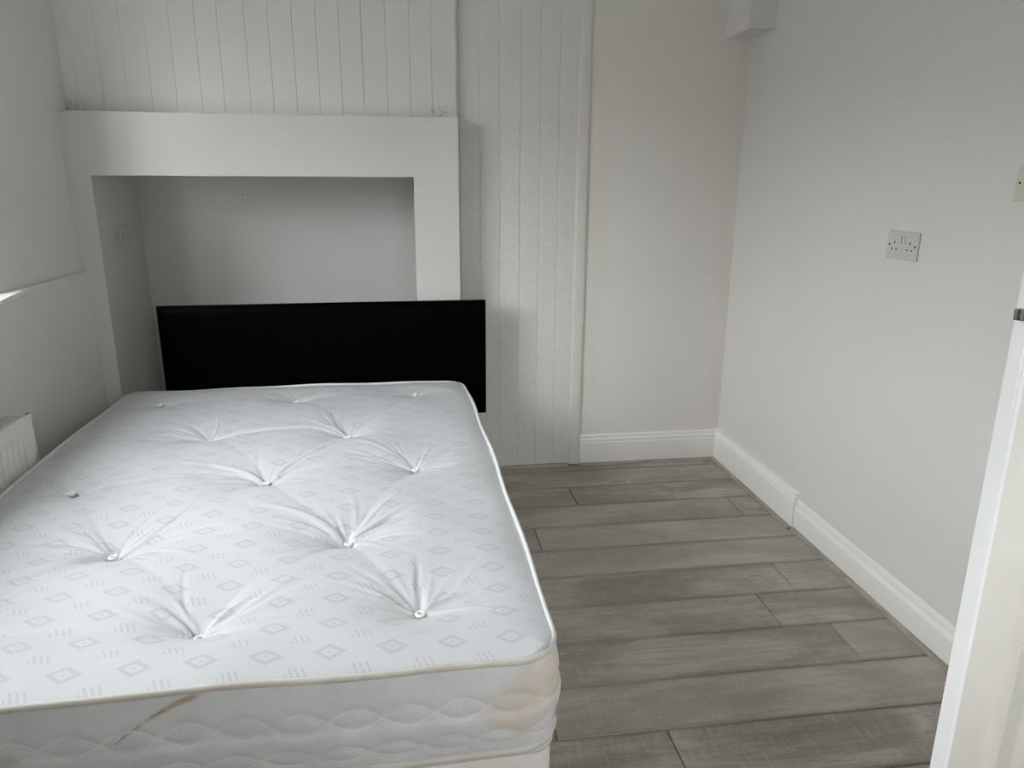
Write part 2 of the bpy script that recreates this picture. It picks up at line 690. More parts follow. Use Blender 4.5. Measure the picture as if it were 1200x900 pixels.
# ---- chimney breast with the niche
NX0, NX1, NZ = -1.210, .038, 1.356
BX1 = .223                        # right end of the breast
ZM = 1.592                        # mantel ledge
mb = MB()
mb.box(-1.62, NX0, YB, YN + .2, 0, ZM)                   # left pier
mb.box(NX1, BX1, YB, YN + .2, 0, ZM)                     # right pier
mb.box(NX0, NX1, YB, YN + .2, NZ, ZM)                    # lintel
mb.box(NX0, NX1, YN, YN + .2, 0, NZ)                     # back of the niche
breast = struct(mb.build('wall_back_chimney', M_SATIN, org=(-.54, YB, 0)),
                'smooth white chimney breast surround with a deep square niche')
mb = MB().box(-1.62, BX1 + .003, YU + .012, YN + .2, ZM, ZC)
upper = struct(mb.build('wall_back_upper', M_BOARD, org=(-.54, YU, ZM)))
edges = [.226, .125, .037, -.057, -.152, -.240, -.329, -.420, -.512, -.601, -.703, -.788, -.883, -.976,
         -1.067, -1.158, -1.249, -1.300]


def board(x0, x1, y, z0, z1, parent, org, gap, ch, ydep=.014):
    """vertical matchboard with chamfered long edges"""
    a, b = x0 + gap, x1 - gap
    pr = [(a, y + ydep), (a, y + ch), (a + ch, y), (b - ch, y), (b, y + ch), (b, y + ydep)]
    mb = MB().extrude(pr, lambda p, t: (p[0], p[1], t), z0, z1)
    c = ((a + b) / 2, y, z0)
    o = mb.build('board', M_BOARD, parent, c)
    o.location = (c[0] - org[0], c[1] - org[1], c[2] - org[2])
    return o


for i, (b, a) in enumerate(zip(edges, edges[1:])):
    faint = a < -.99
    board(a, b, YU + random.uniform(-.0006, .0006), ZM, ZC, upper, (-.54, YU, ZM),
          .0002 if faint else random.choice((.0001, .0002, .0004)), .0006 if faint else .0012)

# ---- boarded wall right of the breast
mb = MB().box(.15, .79, YP + .012, YN + .2, -.03, ZC)
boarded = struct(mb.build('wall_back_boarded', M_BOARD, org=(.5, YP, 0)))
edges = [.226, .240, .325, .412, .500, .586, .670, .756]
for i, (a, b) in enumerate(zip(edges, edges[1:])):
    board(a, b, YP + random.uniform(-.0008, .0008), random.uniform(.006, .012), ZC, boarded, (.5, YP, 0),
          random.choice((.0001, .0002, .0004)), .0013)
# vertical rounded cover strip at the end of the boards
pr = [(.752 + (.803 - .752) * (1 - math.cos(a)) / 2, YP - .0065 * math.sin(a) ** .5) for a in [math.pi * k / 12 for k in range(13)]]
pr = [(.752, YW)] + pr + [(.803, YW)]
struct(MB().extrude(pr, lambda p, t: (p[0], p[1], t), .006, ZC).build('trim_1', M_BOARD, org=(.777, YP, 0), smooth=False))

# ---- plain wall in the right hand corner
struct(MB().box(.785, XR + .2, YW, YN + .2, -.03, ZC).build('wall_back_corner', M_BACKWALL))

# ---- boxing in the top corner
struct(MB().box(1.400, XR + .01, 3.095, YW + .01, 1.945, ZC + .01).build('trim_2', M_WALL, org=(1.45, 3.2, 1.945), bevel=.003),
       'small painted pipe boxing high in the corner')

# ---- right wall with the doorway
DY0, DY1, DZ = .12, .862, 2.0
mb = MB()
mb.box(XR, XR + .12, DY1 + .03, YN + .2, -.03, ZC)
mb.box(XR, XR + .12, YF - .2, DY0 - .03, -.03, ZC)
mb.box(XR, XR + .12, DY0 - .03, DY1 + .03, DZ + .03, ZC)
struct(mb.build('wall_right', M_RWALL, org=(XR, 1.2, 0)))
mb = MB()
mb.box(XR, XR + .12, DY1, DY1 + .03, -.009, DZ).box(XR, XR + .12, DY0 - .03, DY0, -.009, DZ)
mb.box(XR, XR + .12, DY0 - .03, DY1 + .03, DZ, DZ + .03)
mb.box(XR - .014, XR, DY1 + .004, DY1 + .066, 0, DZ + .064).box(XR - .014, XR, DY0 - .066, DY0 - .004, 0, DZ + .064)
mb.box(XR - .014, XR, DY0 - .066, DY1 + .066, DZ + .004, DZ + .066)
struct(mb.build('trim_3', M_GLOSS, org=(XR, .5, 0)))
# landing beyond the doorway
mb = MB()
mb.box(XR + .12, 2.9, -1.0, 2.0, -.03, 0)
struct(mb.build('floor_landing', M_BEAD))
mb = MB()
mb.box(2.9, 3.0, -1.1, 2.1, -.03, ZC).box(XR + .12, 2.9, 2.0, 2.1, -.03, ZC).box(XR + .12, 2.9, -1.1, -1.0, -.03, ZC)
mb.box(XR + .12, 3.0, -1.1, 2.1, ZC, ZC + .1)
struct(mb.build('wall_landing', M_WALL))

# ---- wall behind the camera, with a window
mb = MB()
yo = YF - .30
mb.box(-1.62, W2['x0'], yo, YF, -.03, ZC).box(W2['x1'], XR + .12, yo, YF, -.03, ZC)
mb.box(W2['x0'], W2['x1'], yo, YF, -.03, W2['z0']).box(W2['x0'], W2['x1'], yo, YF, W2['z1'], ZC)
struct(mb.build('wall_front', M_WALL, org=(0, YF, 0)))
win2 = struct(empty('window_2', (.7, yo + .04, W2['z0'])))
O = tuple(win2.location)
fr = MB()
xa, xb, za, zb = W2['x0'], W2['x1'], W2['z0'], W2['z1']
fr.box(xa, xb, yo + .01, yo + .06, za, za + .06).box(xa, xb, yo + .01, yo + .06, zb - .06, zb)
fr.box(xa, xa + .06, yo + .01, yo + .06, za, zb).box(xb - .06, xb, yo + .01, yo + .06, za, zb)
fr.build('window_frame', M_UPVC, win2, O, .004)
xm = (xa + xb) / 2
MB().box(xm - .03, xm + .03, yo + .01, yo + .06, za + .055, zb - .055).build('mullion', M_UPVC, win2, O, .004)
for a, b in ((xa + .06, xm - .03), (xm + .03, xb - .06)):
    MB().box(a - .004, b + .004, yo + .032, yo + .036, za + .056, zb - .056).build('pane', M_GLASS, win2, O)
MB().box(xa, xb, yo + .06, YF + .03, za - .02, za).build('window_sill', M_SILL, win2, O, .004)


# ---- skirting boards and floor beading
def skirt_profile(h, t):
    """(distance out from wall, height)"""
    k = h / .151
    return [(0, 0), (t, 0), (t, .112 * k), (t - .003, .116 * k), (t - .003, .120 * k), (t + .000, .123 * k), (t - .002, .131 * k),
            (t - .007, .137 * k), (t - .007, .140 * k), (t - .004, .143 * k), (t - .006, .149 * k), (t - .011, h), (0, h)]


mb = MB().extrude(skirt_profile(.151, .018), lambda p, t: (t, YW - p[0], p[1] + .001), .803, XR)
struct(mb.build('baseboard_back', M_GLOSS, org=(1.15, YW, 0)))
mb = MB().extrude(skirt_profile(.155, .020), lambda p, t: (XR - p[0], t, p[1] + .001), 2.520, YW)
struct(mb.build('baseboard_right', M_GLOSS, org=(XR, 2.9, 0)))


def near_profile(h, t):
    return [(0, 0), (t, 0), (t, h * .66), (t - .0015, h * .70), (t - .006, h * .78), (t - .0065, h * .90), (t - .010, h), (0, h)]


mb = MB().extrude(near_profile(.128, .012), lambda p, t: (XR - p[0], t, p[1] + .001), DY1 + .066, 2.520)
struct(mb.build('baseboard_right_near', M_GLOSS, org=(XR, 1.7, 0)))
mb = MB().extrude(near_profile(.128, .012), lambda p, t: (XR - p[0], t, p[1] + .001), YF, DY0 - .066)
struct(mb.build('baseboard_right_front', M_GLOSS, org=(XR, -.5, 0)))


def bead_profile(w, h):
    return [(0, 0), (w, 0), (w, .003)] + [(w * math.cos(a), .003 + (h - .003) * math.sin(a)) for a in (.5, 1.0, 1.35)] + [(0, h)]


bp_ = bead_profile(.014, .013)
mb = MB().extrude(bp_, lambda p, t: (t, YP - .0005 - p[0], p[1]), .226, .750)
struct(mb.build('trim_4', M_BEAD, org=(.5, YP, 0)))
mb = MB().extrude(bp_, lambda p, t: (t, YW - .0185 - p[0], p[1]), .806, XR - .020)
struct(mb.build('trim_5', M_BEAD, org=(1.15, YW, 0)))
mb = MB().extrude(bp_, lambda p, t: (XR - .0205 - p[0], t, p[1]), 2.520, YW - .020)
struct(mb.build('trim_6', M_BEAD, org=(XR, 2.9, 0)))
mb = MB().extrude(bp_, lambda p, t: (XR - .0125 - p[0], t, p[1]), DY1 + .07, 2.516)
struct(mb.build('trim_7', M_BEAD, org=(XR, 1.7, 0)))

# ---- door leaf, standing open square to the right wall
EX, HX = .800, XR - .006          # leading edge, hinge edge
DN, DF = .838, .872               # near and far faces
dz0, dz1 = .010, 1.985
door = struct(empty('door_1', (HX, DF, dz0)), 'cream gloss painted panelled door standing open')
O = tuple(door.location)
SW = .048
c4 = .0025
MB().prism([(EX + .003, DN), (EX + SW, DN), (EX + SW, DF), (EX + .003, DF)], dz0, dz1).build('stile', M_DOOR, door, O)
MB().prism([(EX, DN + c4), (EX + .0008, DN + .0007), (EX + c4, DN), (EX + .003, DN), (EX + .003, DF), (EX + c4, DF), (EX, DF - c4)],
           dz0, dz1).build('edge_strip', M_EDGE, door, O)['label'] = 'bright white door edge'
MB().box(HX - SW, HX, DN, DF, dz0, dz1).build('stile', M_DOOR, door, O)
mx = (EX + HX) / 2
rails = [(dz0, dz0 + .16), (.80, .92), (dz1 - .10, dz1)]
for a, b in rails:
    MB().box(EX + SW, HX - SW, DN, DF, a, b).build('rail', M_DOOR, door, O)
for z0, z1 in ((rails[0][1], rails[1][0]), (rails[1][1], rails[2][0])):
    MB().box(mx - SW / 2, mx + SW / 2, DN, DF, z0, z1).build('muntin', M_DOOR, door, O)
    for x0, x1 in ((EX + SW, mx - SW / 2), (mx + SW / 2, HX - SW)):
        prof = [(0, 0), (.006, .0002), (.014, .0012), (.024, .0032), (.034, .0062), (.044, .0100), (.052, .0135), (.055, .0145)]
        mo, pa = MB(), MB()
        for face, sg in ((DN, 1), (DF, -1)):
            def ring(d, dep):
                y = face + sg * dep
                return [(x0 + d, y, z0 + d), (x1 - d, y, z0 + d), (x1 - d, y, z1 - d), (x0 + d, y, z1 - d)]

            def loft(mbb, pr, cap):
                vs, fs = [], []
                for d, dep in pr:
                    vs += ring(d, dep)
                for i in range(len(pr) - 1):
                    for q in range(4):
                        r = (q + 1) % 4
                        fs.append((4 * i + q, 4 * i + r, 4 * i + 4 + r, 4 * i + 4 + q))
                if cap:
                    n = 4 * (len(pr) - 1)
                    fs.append((n, n + 1, n + 2, n + 3))
                mbb.add(vs, fs)
            loft(mo, prof, False)
            loft(pa, [(.0548, .0148), (.058, .0120), (.068, .0040), (.075, .0030)], True)
        mo.build('moulding', M_DOOR, door, O, smooth=False)
        pa.build('panel', M_DOOR, door, O)
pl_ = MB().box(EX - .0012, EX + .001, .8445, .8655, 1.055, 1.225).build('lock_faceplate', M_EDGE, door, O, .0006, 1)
bolt = MB()
bp2 = [(EX, .849), (EX - .008, .851), (EX - .0115, .855), (EX - .012, .860), (EX, .862)]
bolt.prism(bp2, 1.175, 1.190)
bolt.build('latch_bolt', M_METAL, pl_, O, .0015)['label'] = 'dark metal latch bolt'
for z in (.25, 1.70):
    hg = MB().cyl((HX + .002, DF + .003, z), .005, .09).box(HX - .002, HX + .004, DN + .004, DF, z, z + .09)
    hg.build('hinge', M_SCREW, door, O)

# ------------------------------------------------------------------ BED
BED_LOC = (-.440, 2.127, 0)
BED_RZ = math.radians(1.05)
HA, HB, CR = .686, .984, .085     # half width, half length, corner radius
ZT, ZBOT = .499, .303


def outline(n_per_m=170, grow=0.0, a=HA, b=HB, r=CR, bow=.010):
    """closed rounded rectangle, counter-clockwise, with gently bowed sides; returns points and arc length"""
    pts = []
    step = 1.0 / n_per_m

    def line(p, q):
        L = math.hypot(q[0] - p[0], q[1] - p[1])
        n = max(2, int(L / step))
        for i in range(n):
            t = i / n
            pts.append((p[0] + (q[0] - p[0]) * t, p[1] + (q[1] - p[1]) * t))

    def arc(cx, cy, a0):
        n = max(6, int(r * math.pi / 2 / step))
        for i in range(n):
            t = a0 + math.pi / 2 * i / n
            pts.append((cx + r * math.cos(t), cy + r * math.sin(t)))
    line((-a + r, -b), (a - r, -b)); arc(a - r, -b + r, -math.pi / 2)
    line((a, -b + r), (a, b - r)); arc(a - r, b - r, 0)
    line((a - r, b), (-a + r, b)); arc(-a + r, b - r, math.pi / 2)
    line((-a, b - r), (-a, -b + r)); arc(-a + r, -b + r, math.pi)
    P = np.array(pts)
    P[:, 0] *= 1 + (bow / a) * (1 - (P[:, 1] / b) ** 2) - bow * .3 / a
    P[:, 0] += .003 * np.sin(P[:, 1] * 11 + 1) * (np.abs(P[:, 0]) > a * .9)
    P[:, 1] += .0025 * np.sin(P[:, 0] * 9 + 2) * (np.abs(P[:, 1]) > b * .9)
    T = np.roll(P, -1, 0) - np.roll(P, 1, 0)
    T /= np.linalg.norm(T, axis=1)[:, None]
    N = np.stack([T[:, 1], -T[:, 0]], 1)
    S = np.concatenate([[0], np.cumsum(np.linalg.norm(np.diff(P, axis=0), axis=1))])
    return P + N * grow, N, S


def rim_z(x, y):
    """the tape edge sags and rises a little round the mattress"""
    return .003 * np.sin(x * 5.3 + 1.1) + .003 * np.sin(y * 4.1 + .4) + .0015 * np.sin(x * 17 + y * 13)


mat_root = tag(empty('mattress', BED_LOC, BED_RZ),
               'white diamond patterned double mattress with button tufts, stained at its foot', 'mattress')

# tuft centres (world) -> local
cs, sn = math.cos(BED_RZ), math.sin(BED_RZ)


def to_local(x, y):
    dx, dy = x - BED_LOC[0], y - BED_LOC[1]
    return (dx * cs + dy * sn, -dx * sn + dy * cs)


tufts_w = [(-.452, 2.902), (.017, 2.929), (-.955, 2.870), (-.683, 2.473), (-.220, 2.449), (.005, 2.113), (-.424, 2.070),
           (-.951, 2.065), (-.709, 1.686), (-.164, 1.683), (.004, 1.346), (-.424, 1.326), (-.945, 1.315)]
tufts = [to_local(*p) for p in tufts_w]
rng = np.random.default_rng(11)
LONG_FOLDS_W = [
    ((-.709, 1.690), (-.585, 1.745), (-.470, 1.760), -.0070, .0075),
    ((-.720, 1.680), (-.800, 1.640), (-.900, 1.560), .0060, .0090),
    ((-.725, 1.672), (-.800, 1.600), (-.880, 1.500), -.0050, .0090),
    ((-.725, 1.700), (-.820, 1.780), (-.900, 1.790), .0060, .0090),
    ((-.410, 1.330), (-.300, 1.380), (-.180, 1.420), .0055, .0080),
    ((-.440, 1.325), (-.560, 1.330), (-.720, 1.310), -.0050, .0100),
    ((-.415, 1.340), (-.330, 1.480), (-.240, 1.560), .0040, .0120),
    ((-.400, 1.340), (-.270, 1.430), (-.150, 1.540), -.0022, .0100),
    ((.004, 1.360), (.000, 1.460), (.002, 1.560), -.0060, .0085),
    ((-.004, 1.352), (-.060, 1.430), (-.150, 1.480), .0055, .0090),
    ((-.010, 1.356), (-.100, 1.460), (-.160, 1.530), -.0040, .0080),
    ((.018, 1.350), (.070, 1.370), (.130, 1.350), .0050, .0080),
    ((-.690, 2.465), (-.450, 2.500), (-.230, 2.449), -.0060, .0090),
    ((-.424, 2.070), (-.560, 2.170), (-.700, 2.210), .0070, .0100),
    ((-.424, 2.062), (-.540, 2.120), (-.720, 2.120), -.0050, .0100),
    ((-.410, 2.080), (-.330, 2.220), (-.250, 2.330), .0060, .0100),
    ((.012, 2.113), (.090, 2.220), (.230, 2.210), .0060, .0090),
    ((.000, 2.118), (-.080, 2.240), (-.190, 2.330), .0055, .0090),
    ((-.008, 2.112), (-.120, 2.170), (-.220, 2.220), -.0045, .0090),
    ((-.160, 1.690), (-.100, 1.800), (-.040, 1.900), .0065, .0080),
    ((-.155, 1.686), (-.080, 1.770), (.010, 1.840), .0055, .0075),
    ((-.172, 1.690), (-.280, 1.820), (-.440, 1.880), .0060, .0100),
    ((-.178, 1.682), (-.300, 1.700), (-.420, 1.640), -.0050, .0110),
    ((-.152, 1.678), (-.110, 1.660), (-.085, 1.610), .0045, .0060),
]
LONG_FOLDS = [tuple(to_local(*p) for p in f[:3]) + f[3:] for f in LONG_FOLDS_W]


def top_height(x, y):
    """height of the tufted top above the tape edge; x, y numpy arrays (local)"""
    ex = 1 - np.abs(x) / HA
    ey = 1 - np.abs(y) / HB
    de = np.minimum(np.clip(ex, 0, 1) * HA, np.clip(ey, 0, 1) * HB)
    h = .022 * (1 - np.exp(-de / .045))
    h += .004 * np.sin(x * 4.0 + .6) * np.cos(y * 3.1)
    near = np.clip(1 - np.exp(-de / .05), 0, 1)
    for k, (tx, ty) in enumerate(tufts):
        dx, dy = x - tx, y - ty
        d = np.hypot(dx, np.where(dy < 0, dy * 1.45, dy))
        dep = (.034, .024, .022, .034, .036, .034, .038, .027, .038, .038, .034, .032, .030)[k]
        h -= near * dep * (.58 * np.exp(-d / .040) + .50 * np.exp(-(d / .125) ** 2))
        # pulled folds: narrow radial ridges and valleys, fanning mostly sideways and toward the head
        sel = np.nonzero(np.hypot(dx, dy) < .36)
        ddx, ddy, acc = dx[sel], dy[sel], np.zeros(len(sel[0]))
        scale = dep / .036
        for _ in range(46):
            a0 = rng.choice([0.0, math.pi, .55, math.pi - .55, 1.05, math.pi - 1.05, -.45, math.pi + .45],
                            p=[.16, .20, .19, .19, .09, .09, .04, .04]) + rng.normal(0, .17)
            L = rng.uniform(.07, .24)
            wd = rng.uniform(.0028, .0060)
            am = rng.uniform(.0010, .0032) * rng.choice([1, 1, -1]) * scale
            cv = rng.normal(0, 1.0)
            al = ddx * math.cos(a0) + ddy * math.sin(a0)
            pe = -ddx * math.sin(a0) + ddy * math.cos(a0) - cv * np.clip(al, 0, None) ** 2
            w2 = np.clip(wd * (.55 + al / .16), .0026, .014)
            env = np.clip(al / .014, 0, 1) * np.exp(-(np.clip(al - L * .4, 0, None) / (L * .45)) ** 2) * (al > 0)
            acc += am * env * np.exp(-(pe / w2) ** 2)
        h[sel] += near[sel] * acc
    # long single creases and ridges across the cover (start, middle, end, height, width)
    for (p0, p1, p2, am, wd) in LONG_FOLDS:
        best = np.full(x.shape, 9.0)
        tt = np.zeros(x.shape)
        NS = 8
        B = [((1 - q) ** 2 * p0[0] + 2 * q * (1 - q) * p1[0] + q * q * p2[0],
              (1 - q) ** 2 * p0[1] + 2 * q * (1 - q) * p1[1] + q * q * p2[1]) for q in [i / NS for i in range(NS + 1)]]
        for i in range(NS):
            (ax, ay), (bx, by) = B[i], B[i + 1]
            l2 = (bx - ax) ** 2 + (by - ay) ** 2
            t_ = np.clip(((x - ax) * (bx - ax) + (y - ay) * (by - ay)) / l2, 0, 1)
            dd = np.hypot(x - ax - t_ * (bx - ax), y - ay - t_ * (by - ay))
            m_ = dd < best
            best = np.where(m_, dd, best)
            tt = np.where(m_, (i + t_) / NS, tt)
        env = (1 - tt) ** .7 * np.clip(tt / .04, .3, 1)
        h += near * am * env * np.exp(-(best / wd) ** 2)
    # creases joining neighbouring tufts
    pairs = [(3, 4, .007), (5, 6, .004), (6, 7, .004), (8, 9, .005), (10, 11, .005), (11, 12, .006), (0, 3, .004), (0, 4, .005),
             (3, 6, .004), (4, 6, .006), (4, 5, .006), (6, 8, .006), (6, 9, .006), (5, 9, .006), (8, 11, .006), (9, 11, .007),
             (9, 10, .007), (7, 8, .006), (8, 12, .005), (1, 4, .005), (7, 3, .004), (2, 3, .004), (0, 1, .003)]
    for a, b, am in pairs:
        (ax, ay), (bx, by) = tufts[a], tufts[b]
        L = math.hypot(bx - ax, by - ay)
        ux, uy = (bx - ax) / L, (by - ay) / L
        al = (x - ax) * ux + (y - ay) * uy
        sag = rng.uniform(-.10, .10) * L
        pe = -(x - ax) * uy + (y - ay) * ux - sag * np.clip(al * (L - al), 0, None) / (L * L) * 2
        t = np.clip(al / L, 0, 1)
        env = (.35 + .65 * (2 * t - 1) ** 2) * ((al > 0) & (al < L))
        h -= near * am * env * (np.exp(-(pe / .028) ** 2) * .75 + np.exp(-(pe / .007) ** 2) * .28)
    # light rumpling
    for _ in range(26):
        a0 = rng.uniform(0, math.pi)
        fr_ = rng.uniform(10, 34)
        h += near * .00035 * np.sin((x * math.cos(a0) + y * math.sin(a0)) * fr_ + rng.uniform(0, 6))
    return h


# top panel: square grid mapped onto the rounded rectangle
NU, NV = 390, 550
u = np.linspace(-1, 1, NU)
v = np.linspace(-1, 1, NV)
U, V = np.meshgrid(u, v, indexing='ij')
S_ = np.maximum(np.abs(U), np.abs(V))
qx, qy = HA * U, HB * V
rr = CR * S_
hx, hy = HA * S_ - rr, HB * S_ - rr
cx_ = np.clip(qx, -hx, hx); cy_ = np.clip(qy, -hy, hy)
dx_, dy_ = qx - cx_, qy - cy_
mxd = np.maximum(np.abs(dx_), np.abs(dy_))
dl = np.hypot(dx_, dy_)
sc = np.where(dl > 1e-9, mxd / np.maximum(dl, 1e-9), 1.0)
px, py = cx_ + dx_ * sc, cy_ + dy_ * sc
bow = .010
px2 = px * (1 + (bow / HA) * (1 - (py / HB) ** 2) - bow * .3 / HA)
edgew = np.clip((S_ - .9) / .1, 0, 1)
px2 += .003 * np.sin(py * 11 + 1) * (np.abs(px) > HA * .9) * edgew
py2 = py + .0025 * np.sin(px * 9 + 2) * (np.abs(py) > HB * .9) * edgew
H_ = top_height(px2, py2)
H_ = np.where(S_ > .9999, 0.0, H_)
pz = ZT + rim_z(px2, py2) + H_
me = bpy.data.meshes.new('top_panel')
co = np.stack([px2, py2, pz], -1).reshape(-1, 3)
idx = np.arange(NU * NV).reshape(NU, NV)
quads = np.stack([idx[:-1, :-1], idx[1:, :-1], idx[1:, 1:], idx[:-1, 1:]], -1).reshape(-1, 4)
me.from_pydata(co.tolist(), [], quads.tolist())
me.polygons.foreach_set('use_smooth', np.ones(len(me.polygons), bool))
me.materials.append(M_TOPFAB)
tp = bpy.data.objects.new('top_panel', me)
C.objects.link(tp)
tp.parent = mat_root

# side border, quilted
P0, N0, S0 = outline()
per = S0[-1]
NT = 30
bv, bf, buv = [], [], []
n = len(P0)
for j in range(NT + 1):
    t = 1 - j / NT
    bulge = .013 * math.sin(math.pi * t) ** .7 + (.003 if t < .5 else 0) * math.sin(math.pi * t)
    for i in range(n):
        s = S0[i]
        dq = 9.0
        for c, ph, k in ((.58, 0.0, 1), (.58, 0.0, -1), (.22, .8, .8), (.22, .8, -.8)):
            dq = min(dq, abs(t - (math.sin(s * 2 * math.pi / .19 + ph) * .105 * k + c)))
        q = -.0030 * math.exp(-(dq / .035) ** 2) * min(1, 8 * t * (1 - t))
        q += .0018 * math.sin(s * 23 + t * 4) * math.sin(math.pi * t)
        x, y = P0[i] + N0[i] * (bulge + q)
        zt = ZT + float(rim_z(P0[i][0], P0[i][1])) - .001
        zb = ZBOT + .002 * math.sin(s * 3.0)
        bv.append((x, y, zb + (zt - zb) * t))
        buv.append((s, t))
for j in range(NT):
    for i in range(n):
        k = (i + 1) % n
        bf.append((j * n + i, (j + 1) * n + i, (j + 1) * n + k, j * n + k))
me = bpy.data.meshes.new('side_border')
me.from_pydata(bv, [], bf)
uvl = me.uv_layers.new(name='UVMap')
li = np.zeros(len(me.loops), int)
me.loops.foreach_get('vertex_index', li)
uva = np.array(buv)[li]
# the seam: last column wraps to the full perimeter
lp = uva.reshape(-1, 4, 2)
wrap = (lp[:, :, 0].max(1) - lp[:, :, 0].min(1)) > 1.0
for q in np.where(wrap)[0]:
    for w_ in range(4):
        if lp[q, w_, 0] < .5:
            lp[q, w_, 0] += per
uvl.data.foreach_set('uv', lp.reshape(-1))
me.polygons.foreach_set('use_smooth', np.ones(len(me.polygons), bool))
me.materials.append(M_BORDER)
bo = bpy.data.objects.new('side_border', me)
C.objects.link(bo)
bo.parent = mat_root
# underside
MB().prism([tuple(p) for p in outline(30)[0]], ZBOT - .002, ZBOT).build('underside', M_TAPE, mat_root)

# taped edges
tz = [(float(p[0] + q[0] * .001), float(p[1] + q[1] * .001), float(ZT + rim_z(p[0], p[1]))) for p, q in zip(P0, N0)]
MB().tube(tz, .0055, .0072, 10).build('edge_tape', M_TAPE, mat_root, smooth=True)
P1, N1, S1 = outline(grow=.003)
tz = [(float(p[0]), float(p[1]), ZBOT + .002 + .002 * math.sin(s * 3.0)) for p, s in zip(P1, S1)]
MB().tube(tz, .0065, .0075, 10).build('edge_tape', M_TAPE, mat_root, smooth=True)

# felt tuft buttons
tuft_mesh = None
hz = top_height
rng = np.random.default_rng(11)
tx = np.array([t[0] for t in tufts]); ty = np.array([t[1] for t in tufts])
th = top_height(tx, ty)
for k in range(len(tufts)):
    if tuft_mesh is None:
        tb = MB()
        sg1, sg2 = 20, 8
        vs, fs = [], []
        for i in range(sg1):
            a = 2 * math.pi * i / sg1
            for j in range(sg2):
                b = 2 * math.pi * j / sg2
                rad = .0082 + .0036 * math.cos(b)
                vs.append((rad * math.cos(a), rad * math.sin(a), .0046 + .0034 * math.sin(b)))
        for i in range(sg1):
            for j in range(sg2):
                fs.append((i * sg2 + j, ((i + 1) % sg1) * sg2 + j, ((i + 1) % sg1) * sg2 + (j + 1) % sg2, i * sg2 + (j + 1) % sg2))
        tb.add(vs, fs)
        tb.cyl((0, 0, -.004), .0065, .0065, 2, 16)
        ob = tb.build('button', M_TUFT, mat_root, smooth=True)
        tuft_mesh = ob.data
    else:
        ob = bpy.data.objects.new('button', tuft_mesh)
        C.objects.link(ob)
        ob.parent = mat_root
    zc = ZT + float(rim_z(tx[k], ty[k])) + float(th[k])
    ob.location = (tufts[k][0], tufts[k][1], zc + .005)
    ob.rotation_euler = (random.uniform(-.15, .15), random.uniform(-.15, .15), random.uniform(0, 3))

# divan base with its headboard
bed = tag(empty('divan_base', BED_LOC, BED_RZ), 'off-white fabric divan bed base under the mattress', 'bed base')
BA, BB, BZ0, BZ1 = .676, .972, .050, .290
pb, nb, sb = outline(60, 0, BA, BB, .045, .002)
pb2 = outline(60, -.010, BA, BB, .045, .002)[0]
vs, fs = [], []
rings = [(pb2, BZ0), (pb, BZ0 + .006), (pb, BZ1 - .03), (pb, BZ1 - .008), (pb2, BZ1)]
n = len(pb)
for pp, z in rings:
    vs += [(float(p[0]), float(p[1]), z) for p in pp]
for r_ in range(len(rings) - 1):
    for i in range(n):
        fs.append((r_ * n + i, r_ * n + (i + 1) % n, (r_ + 1) * n + (i + 1) % n, (r_ + 1) * n + i))
fs += [tuple(range(n))[::-1], tuple(range((len(rings) - 1) * n, len(rings) * n))]
body = MB().add(vs, fs).build('base_body', M_BASE, bed)
tz = [(float(p[0]), float(p[1]), BZ1 - .004) for p in pb]
MB().tube(tz, .0055, .0060, 8).build('base_piping', M_TAPE, body, smooth=True)
for sx in (-1, 1):
    for sy in (-1, 0, 1):
        MB().cyl((sx * (BA - .08), sy * (BB - .09), 0.0), .022, BZ0 + .002).build('foot', M_BLACKPL, bed)

# headboard: padded panel, in the bed's own frame
HX0, HX1, HZ0, HZ1, HY = -.555, .790, .335, .846, 1.0035
NXh, NZh = 90, 40
hroot = tag(empty('headboard', BED_LOC, BED_RZ), 'black faux leather padded headboard standing against the chimney breast', 'headboard')
vs, fs = [], []
rngh = np.random.default_rng(5)
for i in range(NXh + 1):
    for j in range(NZh + 1):
        a, b = i / NXh, j / NZh
        x = HX0 + (HX1 - HX0) * a
        z = HZ0 + (HZ1 - HZ0) * b
        d = min(a * (HX1 - HX0), (1 - a) * (HX1 - HX0), b * (HZ1 - HZ0), (1 - b) * (HZ1 - HZ0))
        y = HY + .016 - .016 * (1 - math.exp(-d / .014))
        y += .0016 * math.sin(x * 31) * math.exp(-((HZ1 - z) / .05)) * min(1, d / .02)
        y += .002 * math.exp(-((x - HX0 - .07 + (z - HZ1 + .04) * .8) / .022) ** 2) * math.exp(-((z - HZ1 + .06) / .05) ** 2)
        z += .002 * math.sin(x * 7) * (b == 1)
        vs.append((x, y, z))
for i in range(NXh):
    for j in range(NZh):
        k = i * (NZh + 1) + j
        fs.append((k, k + NZh + 1, k + NZh + 2, k + 1))
hb = MB().add(vs, fs).build('padded_front', M_LEATHER, hroot, smooth=True, normals=False)
eb = MB().box(HX0, HX1, HY + .0155, HY + .0365, HZ0, HZ1)
eb.build('back_board', M_LEATHER_EDGE, hroot, bevel=.004)
for x in (-.30, .45):
    MB().box(x - .028, x + .028, HY + .0165, HY + .0355, .0, HZ0 + .02).build('strut', M_PINE, hroot, bevel=.002)

